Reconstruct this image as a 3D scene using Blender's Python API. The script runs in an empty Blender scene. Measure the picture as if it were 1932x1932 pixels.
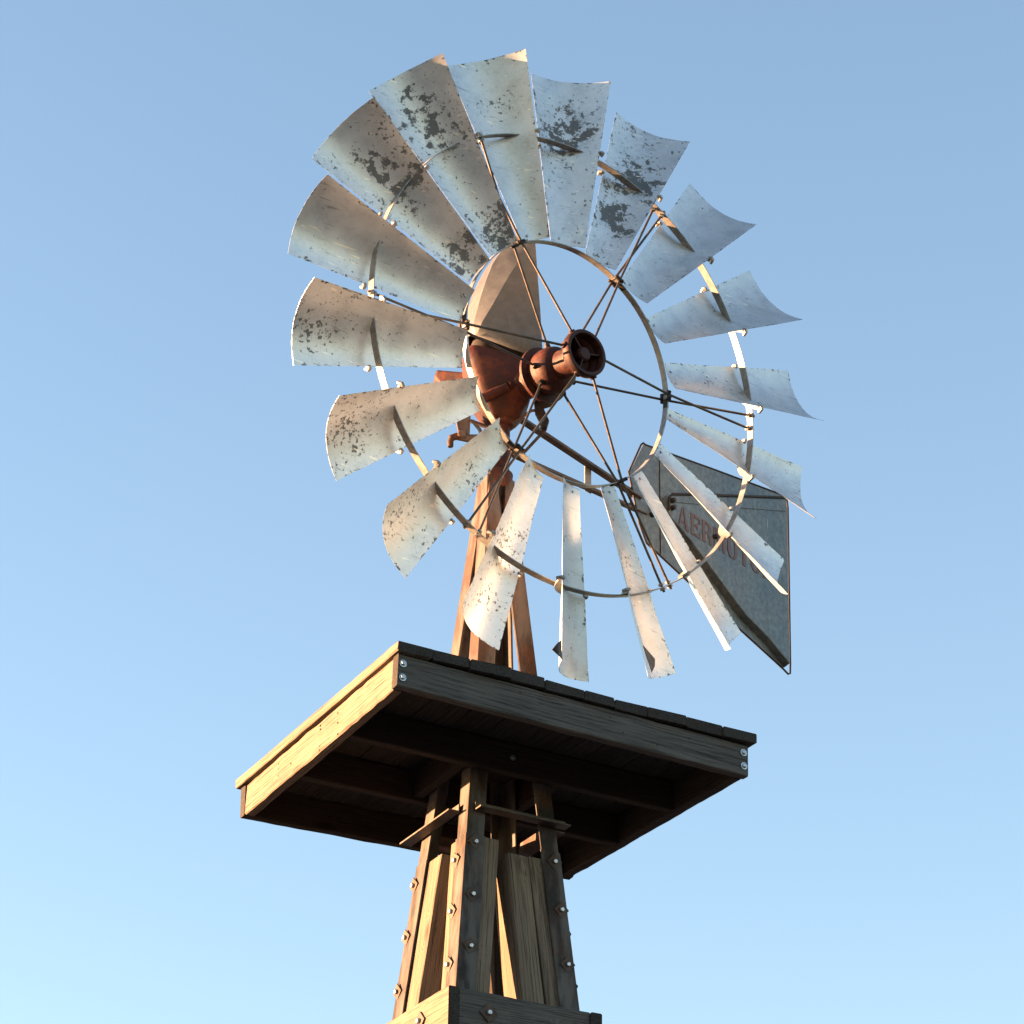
import bpy, bmesh, math, random
from mathutils import Vector, Matrix, noise

R_ = math.radians
sc = bpy.context.scene
col = sc.collection

# ------------------------------------------------------------------ camera
def look_axes(az, el, roll):
    d = Vector((math.cos(el)*math.cos(az), math.cos(el)*math.sin(az), math.sin(el)))
    rt = Vector((math.sin(az), -math.cos(az), 0)); up = rt.cross(d)
    return d, math.cos(roll)*rt + math.sin(roll)*up, -math.sin(roll)*rt + math.cos(roll)*up
d_, r_, u_ = look_axes(1.0748, 0.4973, 0.0164)
cam = bpy.data.cameras.new('camera'); cob = bpy.data.objects.new('camera', cam); col.objects.link(cob)
M = Matrix((r_, u_, -d_)).transposed().to_4x4(); M.translation = (-4.3835, -8.2358, -3.9334)
cob.matrix_world = M
cam.sensor_width = 36; cam.lens = 36*5410.2/1932; cam.clip_start = .1; cam.clip_end = 20000
sc.camera = cob

# ------------------------------------------------------------------ sky, sun, exposure
SUN_AZ, SUN_EL = 146.0, 4.2
w = bpy.data.worlds.new("World"); sc.world = w; w.use_nodes = True
nt = w.node_tree; bg = nt.nodes['Background']
sky = nt.nodes.new('ShaderNodeTexSky'); sky.sky_type = 'NISHITA'; sky.sun_disc = False
sky.sun_elevation = R_(SUN_EL); sky.sun_rotation = R_(90 - SUN_AZ)
sky.altitude = 0; sky.air_density = 1.0; sky.dust_density = .2; sky.ozone_density = 1.0
wb = nt.nodes.new('ShaderNodeMix'); wb.data_type = 'RGBA'; wb.blend_type = 'MULTIPLY'; wb.inputs[0].default_value = 1
wb.inputs[7].default_value = (.985, 1.03, 1.19, 1)       # white balance of the clear evening sky
nt.links.new(sky.outputs[0], wb.inputs[6]); nt.links.new(wb.outputs[2], bg.inputs[0]); bg.inputs[1].default_value = .060
sl = bpy.data.lights.new('sun', 'SUN'); sl.energy = 5.0; sl.angle = R_(.5); sl.color = (1, .52, .25)
so = bpy.data.objects.new('sun', sl); col.objects.link(so)
sdir = Vector((math.cos(R_(SUN_EL))*math.cos(R_(SUN_AZ)), math.cos(R_(SUN_EL))*math.sin(R_(SUN_AZ)), math.sin(R_(SUN_EL))))
so.rotation_euler = sdir.to_track_quat('Z', 'Y').to_euler(); so.location = sdir*30
sc.view_settings.view_transform = 'Standard'; sc.view_settings.look = 'None'
sc.view_settings.gamma = 1; sc.view_settings.exposure = 3.30

# ------------------------------------------------------------------ node helpers
class G:
    def __init__(s, name):
        s.m = bpy.data.materials.new(name); s.m.use_nodes = True; s.t = s.m.node_tree
        s.b = s.t.nodes['Principled BSDF']; s.n = 0
    def N(s, kind, **kw):
        nd = s.t.nodes.new(kind); ins = kw.pop('ins', {})
        for k, v in kw.items(): setattr(nd, k, v)
        for k, v in ins.items(): s.set(nd.inputs[k], v)
        return nd
    def set(s, sock, v):
        if hasattr(v, 'is_output') or isinstance(v, bpy.types.NodeSocket): s.t.links.new(v, sock)
        else: sock.default_value = v
    def obj(s): return s.N('ShaderNodeTexCoord').outputs['Object']
    def rnd(s): return s.N('ShaderNodeObjectInfo').outputs['Random']
    def math(s, op, a, b=0.0, c=0.0, clamp=False):
        nd = s.N('ShaderNodeMath', operation=op, use_clamp=clamp)
        s.set(nd.inputs[0], a); s.set(nd.inputs[1], b); s.set(nd.inputs[2], c); return nd.outputs[0]
    def vm(s, op, a, b=(0, 0, 0)):
        nd = s.N('ShaderNodeVectorMath', operation=op); s.set(nd.inputs[0], a); s.set(nd.inputs[1], b)
        return nd.outputs['Value'] if op in ('DISTANCE', 'LENGTH') else nd.outputs[0]
    def map(s, v, scale=(1, 1, 1), loc=(0, 0, 0), rot=(0, 0, 0)):
        nd = s.N('ShaderNodeMapping'); s.set(nd.inputs[0], v); nd.inputs['Scale'].default_value = scale
        nd.inputs['Location'].default_value = loc; nd.inputs['Rotation'].default_value = rot; return nd.outputs[0]
    def noise(s, v, scale, detail=4, rough=.55, dist=0):
        nd = s.N('ShaderNodeTexNoise'); s.set(nd.inputs['Vector'], v); nd.inputs['Scale'].default_value = scale
        nd.inputs['Detail'].default_value = detail; nd.inputs['Roughness'].default_value = rough
        nd.inputs['Distortion'].default_value = dist; return nd.outputs['Fac']
    def step(s, v, lo, hi, a=0., b=1.):
        nd = s.N('ShaderNodeMapRange'); s.set(nd.inputs[0], v); s.set(nd.inputs[1], lo); s.set(nd.inputs[2], hi)
        s.set(nd.inputs[3], a); s.set(nd.inputs[4], b); return nd.outputs[0]
    def mix(s, f, a, b):
        nd = s.N('ShaderNodeMix', data_type='RGBA'); s.set(nd.inputs[0], f)
        s.set(nd.inputs[6], a if not isinstance(a, tuple) else (*a, 1)); s.set(nd.inputs[7], b if not isinstance(b, tuple) else (*b, 1))
        return nd.outputs[2]
    def ramp(s, f, stops):
        nd = s.N('ShaderNodeValToRGB'); s.set(nd.inputs[0], f); e = nd.color_ramp.elements
        while len(e) < len(stops): e.new(.5)
        for i, (p, c) in enumerate(stops): e[i].position = p; e[i].color = (*c, 1)
        return nd.outputs[0]
    def attr(s, name, vec=False):
        nd = s.N('ShaderNodeAttribute', attribute_type='OBJECT', attribute_name=name)
        return nd.outputs['Vector' if vec else 'Fac']
    def fin(s, color, rough=.6, metal=0., bump=None, strength=.3, dist=.01, spec=.5):
        s.set(s.b.inputs['Base Color'], color if not isinstance(color, tuple) else (*color, 1))
        s.set(s.b.inputs['Roughness'], rough); s.set(s.b.inputs['Metallic'], metal); s.set(s.b.inputs['Specular IOR Level'], spec)
        if bump is not None:
            bn = s.N('ShaderNodeBump', ins={'Height': bump, 'Strength': strength, 'Distance': dist}); s.set(s.b.inputs['Normal'], bn.outputs[0])
        return s.m

# ------------------------------------------------------------------ materials
def wood_mat(name, light, mid, dark, rough=.85, bump=.35):
    """weathered softwood, growth rings about the board's local X axis, checks and knots"""
    g = G(name); o = g.obj(); rn = g.rnd()
    off = g.N('ShaderNodeCombineXYZ', ins={0: g.math('MULTIPLY', rn, 37.), 1: g.math('MULTIPLY', g.math('FRACT', g.math('MULTIPLY', rn, 7.3)), .12), 2: g.math('ADD', g.math('MULTIPLY', g.math('FRACT', g.math('MULTIPLY', rn, 13.7)), .14), .05)}).outputs[0]
    p = g.vm('ADD', o, off)
    wob = g.N('ShaderNodeTexNoise', ins={'Vector': g.map(p, (1.6, 9, 9)), 'Scale': 1.0, 'Detail': 2.}).outputs['Color']
    pw = g.vm('ADD', p, g.vm('SCALE', g.vm('SUBTRACT', wob, (.5, .5, .5))))
    # SCALE factor
    for nd in g.t.nodes:
        if nd.bl_idname == 'ShaderNodeVectorMath' and nd.operation == 'SCALE': nd.inputs['Scale'].default_value = .035
    # knots pull the rings about
    vor = g.N('ShaderNodeTexVoronoi', feature='F1', ins={'Vector': g.map(p, (3.0, 8, 8)), 'Scale': 1.0})
    kd = vor.outputs['Distance']; knot = g.step(kd, .03, .26, 1., 0.)
    pk = g.vm('ADD', pw, g.N('ShaderNodeCombineXYZ', ins={1: g.math('MULTIPLY', knot, .03), 2: g.math('MULTIPLY', knot, .02)}).outputs[0])
    wv = g.N('ShaderNodeTexWave', wave_type='RINGS', rings_direction='X', wave_profile='SIN',
             ins={'Vector': pk, 'Scale': 44., 'Distortion': 1.6, 'Detail': 2., 'Detail Scale': 1.4, 'Detail Roughness': .5}).outputs['Fac']
    fib = g.noise(g.map(p, (5, 190, 190)), 1.0, 5, .6)
    fib2 = g.noise(g.map(p, (22, 420, 420)), 1.0, 3, .6)
    blot = g.noise(g.map(p, (2.2, 9, 9)), 1.0, 5, .6)
    grain = g.math('ADD', g.math('MULTIPLY', wv, .13), g.math('MULTIPLY', fib, 1.15))
    c = g.ramp(g.math('SUBTRACT', grain, .12), [(.31, dark), (.45, mid), (.60, light)])
    c = g.mix(g.step(blot, .4, .72), c, g.mix(.5, c, dark))
    c = g.mix(g.math('MULTIPLY', g.step(kd, .05, .15, 1., 0.), .8), c, tuple(x*.45 for x in dark))
    crack = g.step(g.noise(g.map(p, (1.1, 75, 75), loc=(3, 1, 2)), 1.0, 4, .62), .30, .335, 1., 0.)
    c = g.mix(g.math('MULTIPLY', crack, .85), c, (.012, .010, .008))
    h = g.math('SUBTRACT', g.math('ADD', g.math('MULTIPLY', grain, .7), g.math('MULTIPLY', fib2, .35)), g.math('MULTIPLY', crack, .9))
    return g.fin(c, rough, 0, h, bump, .006, .25)
WOOD = wood_mat('weathered_pine', (.178, .142, .104), (.120, .095, .070), (.050, .040, .031))
SHADEW = wood_mat('shaded_side_pine', (.092, .088, .082), (.060, .058, .054), (.024, .024, .023))  # darker, greyer copy of the pine; shade of the unlit side painted in
DECK = wood_mat('dark_weathered_plank', (.042, .038, .034), (.027, .0245, .022), (.010, .009, .008), .9, .6)
DRY = wood_mat('brown_shaded_wood', (.032, .022, .015), (.020, .0135, .0095), (.009, .0065, .005))  # brown timber, its colour lowered to carry the shade under the deck

def rust_mat(name, base, hi, lo, grey=.0, rough=.7, metal=.15, paint=None, spec=.25):
    g = G(name); o = g.obj()
    n1 = g.noise(o, 9, 8, .65); n2 = g.noise(o, 55, 6, .7); n3 = g.noise(g.map(o, (14, 14, 3)), 1., 6, .6)
    c = g.ramp(g.math('ADD', g.math('MULTIPLY', n1, .6), g.math('MULTIPLY', n2, .4)), [(.36, lo), (.5, base), (.64, hi)])
    if grey: c = g.mix(g.math('MULTIPLY', g.step(n3, .42, .58), grey), c, (.13, .125, .12))
    if paint: c = g.mix(g.step(g.noise(g.map(o, (6, 6, 9), loc=(2, 5, 1)), 1.6, 9, .68), .60, .64), c, paint)
    return g.fin(c, g.step(n2, .3, .7, rough-.12, rough+.12), metal, n2, .35, .004, spec)
RUST = rust_mat('rusty_tower_steel', (.044, .022, .014), (.095, .034, .0145), (.016, .0125, .011), .5, .72, .05)
LEGS = rust_mat('weathered_leg_steel', (.031, .027, .025), (.066, .036, .022), (.015, .016, .018), .6, .75, .0, None, .15)
CASE = rust_mat('red_oxide_casting', (.036, .0075, .0036), (.088, .021, .0055), (.008, .0042, .004), 0, .6, .0)
HUBM = rust_mat('red_oxide_hub', (.032, .0074, .0056), (.085, .023, .009), (.009, .0046, .0045), 0, .6, .0, (.13, .085, .055))
RODM = rust_mat('dull_iron_rod', (.062, .05, .042), (.115, .08, .052), (.028, .026, .025), .3, .5, .4)
BRKT = rust_mat('black_iron_bracket', (.03, .025, .022), (.06, .042, .03), (.015, .014, .013), 0, .6, .4)
WASH = rust_mat('rusty_washer_plate', (.05, .03, .022), (.09, .042, .022), (.022, .018, .016), .3, .65, .2)
g = G('zinc_bolt'); ZINC = g.fin(g.ramp(g.noise(g.obj(), 120, 3), [(.3, (.20, .22, .24)), (.7, (.42, .46, .49))]), .35, .8)
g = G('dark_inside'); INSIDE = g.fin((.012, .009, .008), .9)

def blade_mat():
    g = G('peeling_galvanised_blade'); o = g.obj()
    wear = g.attr('wear'); spot = g.attr('spot', True); srad = g.attr('spot_size')
    spot2 = g.attr('spot_b', True); fk = g.attr('fleck')
    # dull zinc, mottled
    mot = g.noise(o, 14, 6, .6); fine = g.noise(o, 90, 4, .6)
    base = g.ramp(g.math('ADD', g.math('MULTIPLY', mot, .7), g.math('MULTIPLY', fine, .3)), [(.3, (.365, .40, .43)), (.5, (.485, .53, .565)), (.72, (.565, .61, .645))])
    # brownish dirty staining streaks
    st = g.noise(g.map(o, (5, 5, 5)), 1., 5, .6, .6)
    base = g.mix(g.math('MULTIPLY', g.step(st, .52, .75), .25), base, (.36, .33, .27))
    # bare dark patches: small flecks + clustered blotches
    fl = g.noise(o, 62, 5, .62); cl = g.noise(g.vm('ADD', o, (4, 2, 7)), 6.5, 3, .5)
    bl = g.noise(o, 24, 9, .68)
    gs = g.math('MAXIMUM', g.step(g.vm('DISTANCE', o, spot), g.math('MULTIPLY', srad, .25), g.math('MULTIPLY', srad, 1.25), 1., 0.),
                g.step(g.vm('DISTANCE', o, spot2), g.math('MULTIPLY', srad, .15), g.math('MULTIPLY', srad, .95), 1., 0.))
    m1 = g.math('SUBTRACT', g.math('ADD', g.math('ADD', bl, g.math('MULTIPLY', gs, g.math('MULTIPLY_ADD', fk, -.19, .25))), g.math('MULTIPLY', g.math('SUBTRACT', cl, .5), .30)), g.math('SUBTRACT', .80, g.math('MULTIPLY', wear, .13)))
    m2 = g.math('SUBTRACT', g.math('ADD', g.math('ADD', fl, g.math('MULTIPLY', gs, g.math('MULTIPLY_ADD', fk, .075, .05))), g.math('MULTIPLY', g.math('SUBTRACT', cl, .5), .34)), g.math('SUBTRACT', .695, g.math('MULTIPLY', wear, .06)))
    ac = g.N('ShaderNodeSeparateXYZ', ins={0: g.N('ShaderNodeAttribute', attribute_type='GEOMETRY', attribute_name='across').outputs['Vector']})
    uu, ss = ac.outputs[0], ac.outputs[1]
    ed = g.math('MINIMUM', g.math('MULTIPLY', g.math('MINIMUM', uu, g.math('SUBTRACT', 1., uu)), .22), g.math('MULTIPLY', g.math('MINIMUM', ss, g.math('SUBTRACT', 1., ss)), .75))
    m3 = g.math('SUBTRACT', g.math('ADD', g.noise(o, 38, 6, .65), g.step(ed, 0., .012, .13, 0.)), .665)
    # fine flecks thrown about in loose swarms
    m4 = g.math('SUBTRACT', g.math('ADD', g.noise(o, 130, 3, .6), g.math('MULTIPLY', g.math('SUBTRACT', g.noise(g.vm('ADD', o, (9, 3, 1)), 5, 4, .6), .5), .5)), g.math('SUBTRACT', .76, g.math('MULTIPLY', wear, .035)))
    bare = g.math('MAXIMUM', g.math('MAXIMUM', g.step(m1, 0., .03), g.step(m2, 0., .03)), g.math('MAXIMUM', g.step(m3, 0., .03), g.step(m4, 0., .03)))
    # thin rust bleeding round the bare metal
    halo = g.math('MULTIPLY', g.math('MAXIMUM', g.step(m2, -.05, 0.), g.step(m1, -.03, 0.)), g.step(g.noise(g.vm('ADD', o, (1, 8, 3)), 9, 3), .5, .6))
    base = g.mix(g.math('MULTIPLY', halo, .22), base, (.20, .13, .085))
    c = g.mix(g.math('MULTIPLY', bare, .93), base, g.mix(fine, (.036, .045, .053), (.078, .093, .104)))
    # pale scratches in two directions
    for rot, lo in ((.6, .715), (-.9, .725), (2.2, .73)):
        s = g.noise(g.map(o, (6.5, 62, 40), rot=(0, 0, rot)), 1., 2, .5)
        msk = g.step(g.noise(g.vm('ADD', o, (rot, 1, 2)), 7, 2), .48, .56)
        c = g.mix(g.math('MULTIPLY', g.math('MULTIPLY', g.step(s, lo-.03, lo+.0), msk), .8), c, (.76, .72, .62))
    for rot, lo in ((1.3, .72), (-.2, .73)):
        s = g.noise(g.map(o, (7, 130, 40), rot=(0, 0, rot), loc=(5, 3, 1)), 1., 2, .5)
        c = g.mix(g.math('MULTIPLY', g.step(s, lo-.03, lo), .5), c, (.15, .14, .13))
    # few rust dots
    v = g.N('ShaderNodeTexVoronoi', ins={'Vector': o, 'Scale': 13.}).outputs['Distance']
    c = g.mix(g.step(v, .035, .06, .8, 0.), c, (.07, .035, .02))
    rough = g.math('ADD', g.step(mot, .3, .7, .36, .48), g.math('MULTIPLY', bare, .12))
    metal = g.math('SUBTRACT', .60, g.math('MULTIPLY', bare, .4))
    h = g.math('SUBTRACT', g.math('MULTIPLY', fine, .2), g.math('MULTIPLY', bare, .4))
    return g.fin(c, rough, metal, h, .12, .003)
BLADE = blade_mat()
def galv(name, a, b, c3, scale=60, metal=.6, rough=.45):
    g = G(name); o = g.obj()
    n = g.noise(o, scale, 5, .65, .4); n2 = g.noise(g.map(o, (6, 6, 3)), 1., 5, .6)
    st = g.noise(g.map(o, (45, 45, 2.2)), 1., 4, .6)
    c = g.ramp(g.math('ADD', g.math('MULTIPLY', n, .65), g.math('MULTIPLY', n2, .35)), [(.34, a), (.5, b), (.66, c3)])
    c = g.mix(g.math('MULTIPLY', g.step(st, .58, .72), .35), c, tuple(x*.5 for x in a))
    c = g.mix(g.math('MULTIPLY', g.step(g.noise(g.map(o, (70, 70, 3), loc=(3, 2, 1)), 1., 3), .70, .74), .5), c, (.5, .5, .48))
    return g.fin(c, g.step(n2, .3, .7, rough-.08, rough+.12), metal, n, .08, .003)
VANE = galv('spangled_galvanised_sheet', (.050, .068, .076), (.094, .120, .132), (.150, .182, .194), 48, .35, .5)
HOODM = galv('grey_hood_sheet', (.046, .049, .051), (.063, .066, .068), (.083, .086, .087), 26, .0, .5)
RING = galv('galvanised_ring', (.12, .12, .115), (.215, .213, .205), (.31, .31, .30), 40, .45, .45)
g = G('red_stencil_paint'); RED = g.fin(g.mix(g.step(g.noise(g.obj(), 45, 6, .7), .38, .56), (.11, .036, .040), (.074, .070, .078)), .65)
g = G('gravel_ground'); o = g.obj()
GROUND = g.fin(g.mix(g.noise(o, .35, 8, .65), (.036, .047, .057), (.068, .085, .098)), .95, 0, g.noise(o, 6, 6), .5, .05)

# ------------------------------------------------------------------ object helpers
def new_obj(name, me, mat=None, parent=None):
    o = bpy.data.objects.new(name, me); col.objects.link(o)
    if me is not None and mat is not None: me.materials.append(mat)
    if parent is not None: o.parent = parent
    return o
def root(name, label, cat, loc=(0, 0, 0), rot=None):
    o = bpy.data.objects.new(name, None); col.objects.link(o); o.location = loc; o.empty_display_size = .1
    if rot is not None: o.rotation_euler = rot.to_euler()
    o['label'] = label; o['category'] = cat
    return o
class MB:
    """collects simple solids into one mesh"""
    def __init__(s): s.v = []; s.f = []
    def add(s, vs, fs):
        b = len(s.v); s.v += [tuple(v) for v in vs]; s.f += [tuple(b+i for i in f) for f in fs]; return s
    def box(s, c, ax, ay, az, bev=0.):
        """c centre, ax/ay/az half extent vectors"""
        c, ax, ay, az = Vector(c), Vector(ax), Vector(ay), Vector(az)
        bm = bmesh.new(); vs = [bm.verts.new(c+ax*i+ay*j+az*k) for i in (-1, 1) for j in (-1, 1) for k in (-1, 1)]
        for f in ((0, 1, 3, 2), (4, 6, 7, 5), (0, 4, 5, 1), (2, 3, 7, 6), (0, 2, 6, 4), (1, 5, 7, 3)): bm.faces.new([vs[i] for i in f])
        bmesh.ops.recalc_face_normals(bm, faces=bm.faces)
        if bev: bmesh.ops.bevel(bm, geom=list(bm.edges), offset=bev, segments=1, affect='EDGES')
        bm.verts.index_update(); s.add([v.co.copy() for v in bm.verts], [[v.index for v in f.verts] for f in bm.faces]); bm.free(); return s
    def tube(s, pts, rad, n=10, cap=True):
        pts = [Vector(p) for p in pts]; rads = rad if isinstance(rad, (list, tuple)) else [rad]*len(pts)
        t = (pts[1]-pts[0]).normalized(); a = t.orthogonal().normalized(); rings = []
        for i, p in enumerate(pts):
            tt = ((pts[min(i+1, len(pts)-1)]-pts[max(i-1, 0)]).normalized())
            a = (a - tt*a.dot(tt)).normalized(); b = tt.cross(a)
            rings.append([p + rads[i]*(math.cos(2*math.pi*k/n)*a + math.sin(2*math.pi*k/n)*b) for k in range(n)])
        vs = [v for r in rings for v in r]; fs = []
        for i in range(len(pts)-1):
            for k in range(n): fs.append((i*n+k, i*n+(k+1) % n, (i+1)*n+(k+1) % n, (i+1)*n+k))
        if cap: fs += [tuple(range(n))[::-1], tuple((len(pts)-1)*n+k for k in range(n))]
        return s.add(vs, fs)
    def lathe(s, prof, n=40, o=(0, 0, 0), X=(1, 0, 0), Y=(0, 1, 0), Z=(0, 0, 1)):
        """prof: (radius, height) list about Z"""
        o, X, Y, Z = Vector(o), Vector(X), Vector(Y), Vector(Z); vs = []; fs = []
        for r, h in prof:
            for k in range(n): vs.append(o+Z*h+r*(math.cos(2*math.pi*k/n)*X+math.sin(2*math.pi*k/n)*Y))
        for i in range(len(prof)-1):
            for k in range(n): fs.append((i*n+k, i*n+(k+1) % n, (i+1)*n+(k+1) % n, (i+1)*n+k))
        return s.add(vs, fs)
    def prism(s, pts, ext):
        """polygon extruded by vector ext"""
        n = len(pts); ext = Vector(ext); a = [Vector(p) for p in pts]; vs = a+[p+ext for p in a]
        return s.add(vs, [tuple(range(n))[::-1], tuple(range(n, 2*n))]+[(i, (i+1) % n, n+(i+1) % n, n+i) for i in range(n)])
    def build(s, name, mat, parent=None, smooth=None, bevel=0, rel=None):
        me = bpy.data.meshes.new(name); me.from_pydata(s.v, [], s.f)
        bm = bmesh.new(); bm.from_mesh(me); bmesh.ops.recalc_face_normals(bm, faces=bm.faces); bm.to_mesh(me); bm.free()
        if smooth is not None:
            for p in me.polygons: p.use_smooth = True
            me.set_sharp_from_angle(angle=R_(smooth))
        o = new_obj(name, me, mat, parent)
        if bevel:
            m = o.modifiers.new('bevel', 'BEVEL'); m.width = bevel; m.segments = 2; m.limit_method = 'ANGLE'; m.angle_limit = R_(40)
        return o

def board(name, a, b, wid, thk, mat, parent, up=(0, 0, 1), seed=0, jit=.0012, segs=18, cham=.004, endjit=0.):
    """timber from a to b (centre line ends); wid across 'up', thk across the other; own local X along the grain"""
    rng = random.Random(seed*7919+13)
    a, b = Vector(a), Vector(b); L = (b-a).length; X = (b-a).normalized(); Z = Vector(up); Z = (Z - X*Z.dot(X)).normalized(); Y = Z.cross(X)
    h, t, c = wid/2, thk/2, cham
    cross = [(-t+c, -h), (t-c, -h), (t, -h+c), (t, h-c), (t-c, h), (-t+c, h), (-t, h-c), (-t, -h+c)]
    vs = []; fs = []; n = 8
    for i in range(segs+1):
        x = -L/2+L*i/segs
        for k, (y, z) in enumerate(cross):
            q = Vector((x*5, y*9+seed*3.1, z*9+seed*1.7))
            dy = noise.noise(q*3)*jit*1.6 + noise.noise(q*11)*jit; dz = noise.noise(q*3+Vector((9, 4, 2)))*jit*1.6 + noise.noise(q*11+Vector((3, 8, 1)))*jit
            ex = rng.uniform(-endjit, endjit) if i in (0, segs) else 0
            vs.append((x+ex, y+dy, z+dz))
    for i in range(segs):
        for k in range(n): fs.append((i*n+k, i*n+(k+1) % n, (i+1)*n+(k+1) % n, (i+1)*n+k))
    fs += [tuple(range(n))[::-1], tuple(segs*n+k for k in range(n))]
    me = bpy.data.meshes.new(name); me.from_pydata(vs, [], fs)
    bm = bmesh.new(); bm.from_mesh(me); bmesh.ops.recalc_face_normals(bm, faces=bm.faces); bm.to_mesh(me); bm.free()
    o = new_obj(name, me, mat, parent); me.materials.append(DECK)          # end grain weathers darker
    for p_ in me.polygons:
        if len(p_.vertices) == 8: p_.material_index = 1
    Mx = Matrix((X, Y, Z)).transposed().to_4x4(); Mx.translation = (a+b)/2
    o.matrix_local = Mx
    return o
def hexbolt(name, p, nrm, parent, rad=.009, h=.008, washer=True, mat=None):
    nrm = Vector(nrm).normalized(); X = nrm.orthogonal().normalized(); Y = nrm.cross(X); m = MB()
    if washer: m.lathe([(0.0005, 0), (rad*1.55, 0), (rad*1.55, .0018), (rad*.9, .0022)], 16, p, X, Y, nrm)
    m.lathe([(rad, .001), (rad, h*.8), (rad*.8, h), (.0005, h)], 6, p, X, Y, nrm)
    return m.build(name, mat or ZINC, parent, 30)

# ------------------------------------------------------------------ ground
GZ = -5.58
m = MB(); m.add([(-9000, -9000, GZ), (9000, -9000, GZ), (9000, 9000, GZ), (-9000, 9000, GZ)], [(0, 1, 2, 3)])
gr = m.build('ground', GROUND); gr['kind'] = 'structure'; gr['label'] = 'grey gravel ground around the foot of the tower'

# ------------------------------------------------------------------ tower
T0, TK = .15825, .09
def t_(z): return T0 - TK*z
tower = root('windmill_tower', 'four-legged rusty steel and timber tower tapering up through the wooden platform', 'tower', (0, 0, GZ))
def tw(p): return Vector(p) - Vector((0, 0, GZ))      # world -> tower local
def corner(sx, sy, z, inset=0.): return Vector((sx*(t_(z)-inset), sy*(t_(z)-inset), z))
def angle_iron(sx, sy, z0, z1, wid, thk, out=0.):
    """L section following the leg's corner line"""
    m = MB(); vs = []
    for z in (z0, z1):
        c = corner(sx, sy, z, -out)
        for (u, v) in ((0, 0), (wid, 0), (wid, thk), (thk, thk), (thk, wid), (0, wid)):
            vs.append(tw(c + Vector((-sx*u, -sy*v, 0))))
    m.add(vs, [(0, 1, 2, 3), (0, 3, 4, 5), (9, 8, 7, 6), (11, 10, 9, 6)] + [(i, (i+1) % 6, 6+(i+1) % 6, 6+i) for i in range(6)])
    return m
BOLTS = {   # z, distance from the leg's own corner, on the faces the photo shows
 (-1, -1): dict(AC=[(-.274, .036), (-.472, .038), (-.662, .042)], AB=[(-.332, .058), (-.524, .060), (-.72, .056)]),
 (-1, 1): dict(AB=[(-.32, .012), (-.509, .014), (-.703, .016)]),
 (1, -1): dict(AC=[(-.2845, .029), (-.461, .026), (-.659, .028)], XP=[(-.54, .03), (-.73, .03)]),
 (1, 1): dict()}
def post(name, pts_top, pts_bot, mat, parent):
    """timber filling between two world quads"""
    a = sum((Vector(p) for p in pts_bot), Vector())/4; b = sum((Vector(p) for p in pts_top), Vector())/4
    X = (b-a).normalized(); Y = (Vector(pts_bot[1])-Vector(pts_bot[0])); Y = (Y-X*Y.dot(X)).normalized(); Z = X.cross(Y)
    Mx = Matrix((X, Y, Z)).transposed().to_4x4(); Mx.translation = (a+b)/2; inv = Mx.inverted()
    n = 14; vs = []; fs = []
    for i in range(n+1):
        f = i/n
        for k in range(4):
            p = Vector(pts_bot[k]).lerp(Vector(pts_top[k]), f); q = p*7
            vs.append(inv @ (p + Vector((noise.noise(q), noise.noise(q+Vector((5, 1, 2))), 0))*.0018))
    for i in range(n):
        for k in range(4): fs.append((i*4+k, i*4+(k+1) % 4, (i+1)*4+(k+1) % 4, (i+1)*4+k))
    fs += [(3, 2, 1, 0), (n*4, n*4+1, n*4+2, n*4+3)]
    m = MB(); m.add(vs, fs); o = m.build(name, mat, parent, None, .006)
    Mx2 = Mx.copy(); Mx2.translation = tw(Mx.translation); o.matrix_local = Mx2
    return o
ZG = -.835           # top of the first visible girt
for (sx, sy) in ((-1, -1), (-1, 1), (1, -1), (1, 1)):
    leg = angle_iron(sx, sy, GZ, 1.26, .068, .006).build('leg', LEGS if True else RUST, tower, None, .0012)
    up = angle_iron(sx, sy, .16, 1.27, .070, .006, .003).build('upper_leg', RUST, leg, None, .0012)
    shoe = angle_iron(sx, sy, .157, .27, .088, .006, .011).build('shoe_plate', RUST, leg, None, .0012)
    sleeve = angle_iron(sx, sy, GZ+.05, -.245, .076, .006, .0035).build('leg_sleeve', LEGS, leg, None, .0012)
    for face, lst in BOLTS[(sx, sy)].items():
        for (z, dd) in lst:
            c = corner(sx, sy, z, -.0035)
            if face == 'AC': p = c + Vector((-sx*dd, 0, 0)); nr = Vector((0, -1, -TK)); A = Vector((1, 0, 0))
            elif face == 'AB': p = c + Vector((0, -sy*dd, 0)); nr = Vector((-1, 0, -TK)); A = Vector((0, 1, 0))
            else: p = c + Vector((0, -sy*dd, 0)); nr = Vector((1, 0, -TK)); A = Vector((0, 1, 0))
            nr.normalize(); B = nr.cross(A); rot = R_(45 + (hash((z, dd)) % 17 - 8)); A2 = (A*math.cos(rot)+B*math.sin(rot)); B2 = nr.cross(A2)
            pl = MB().box(tw(p + nr*.0035), A2*.021, B2*.021, nr*.0025).build('washer_plate', WASH, leg, None, .0008)
            hexbolt('bolt', tw(p+nr*.006), nr, pl, .0085, .009, False)
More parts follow.
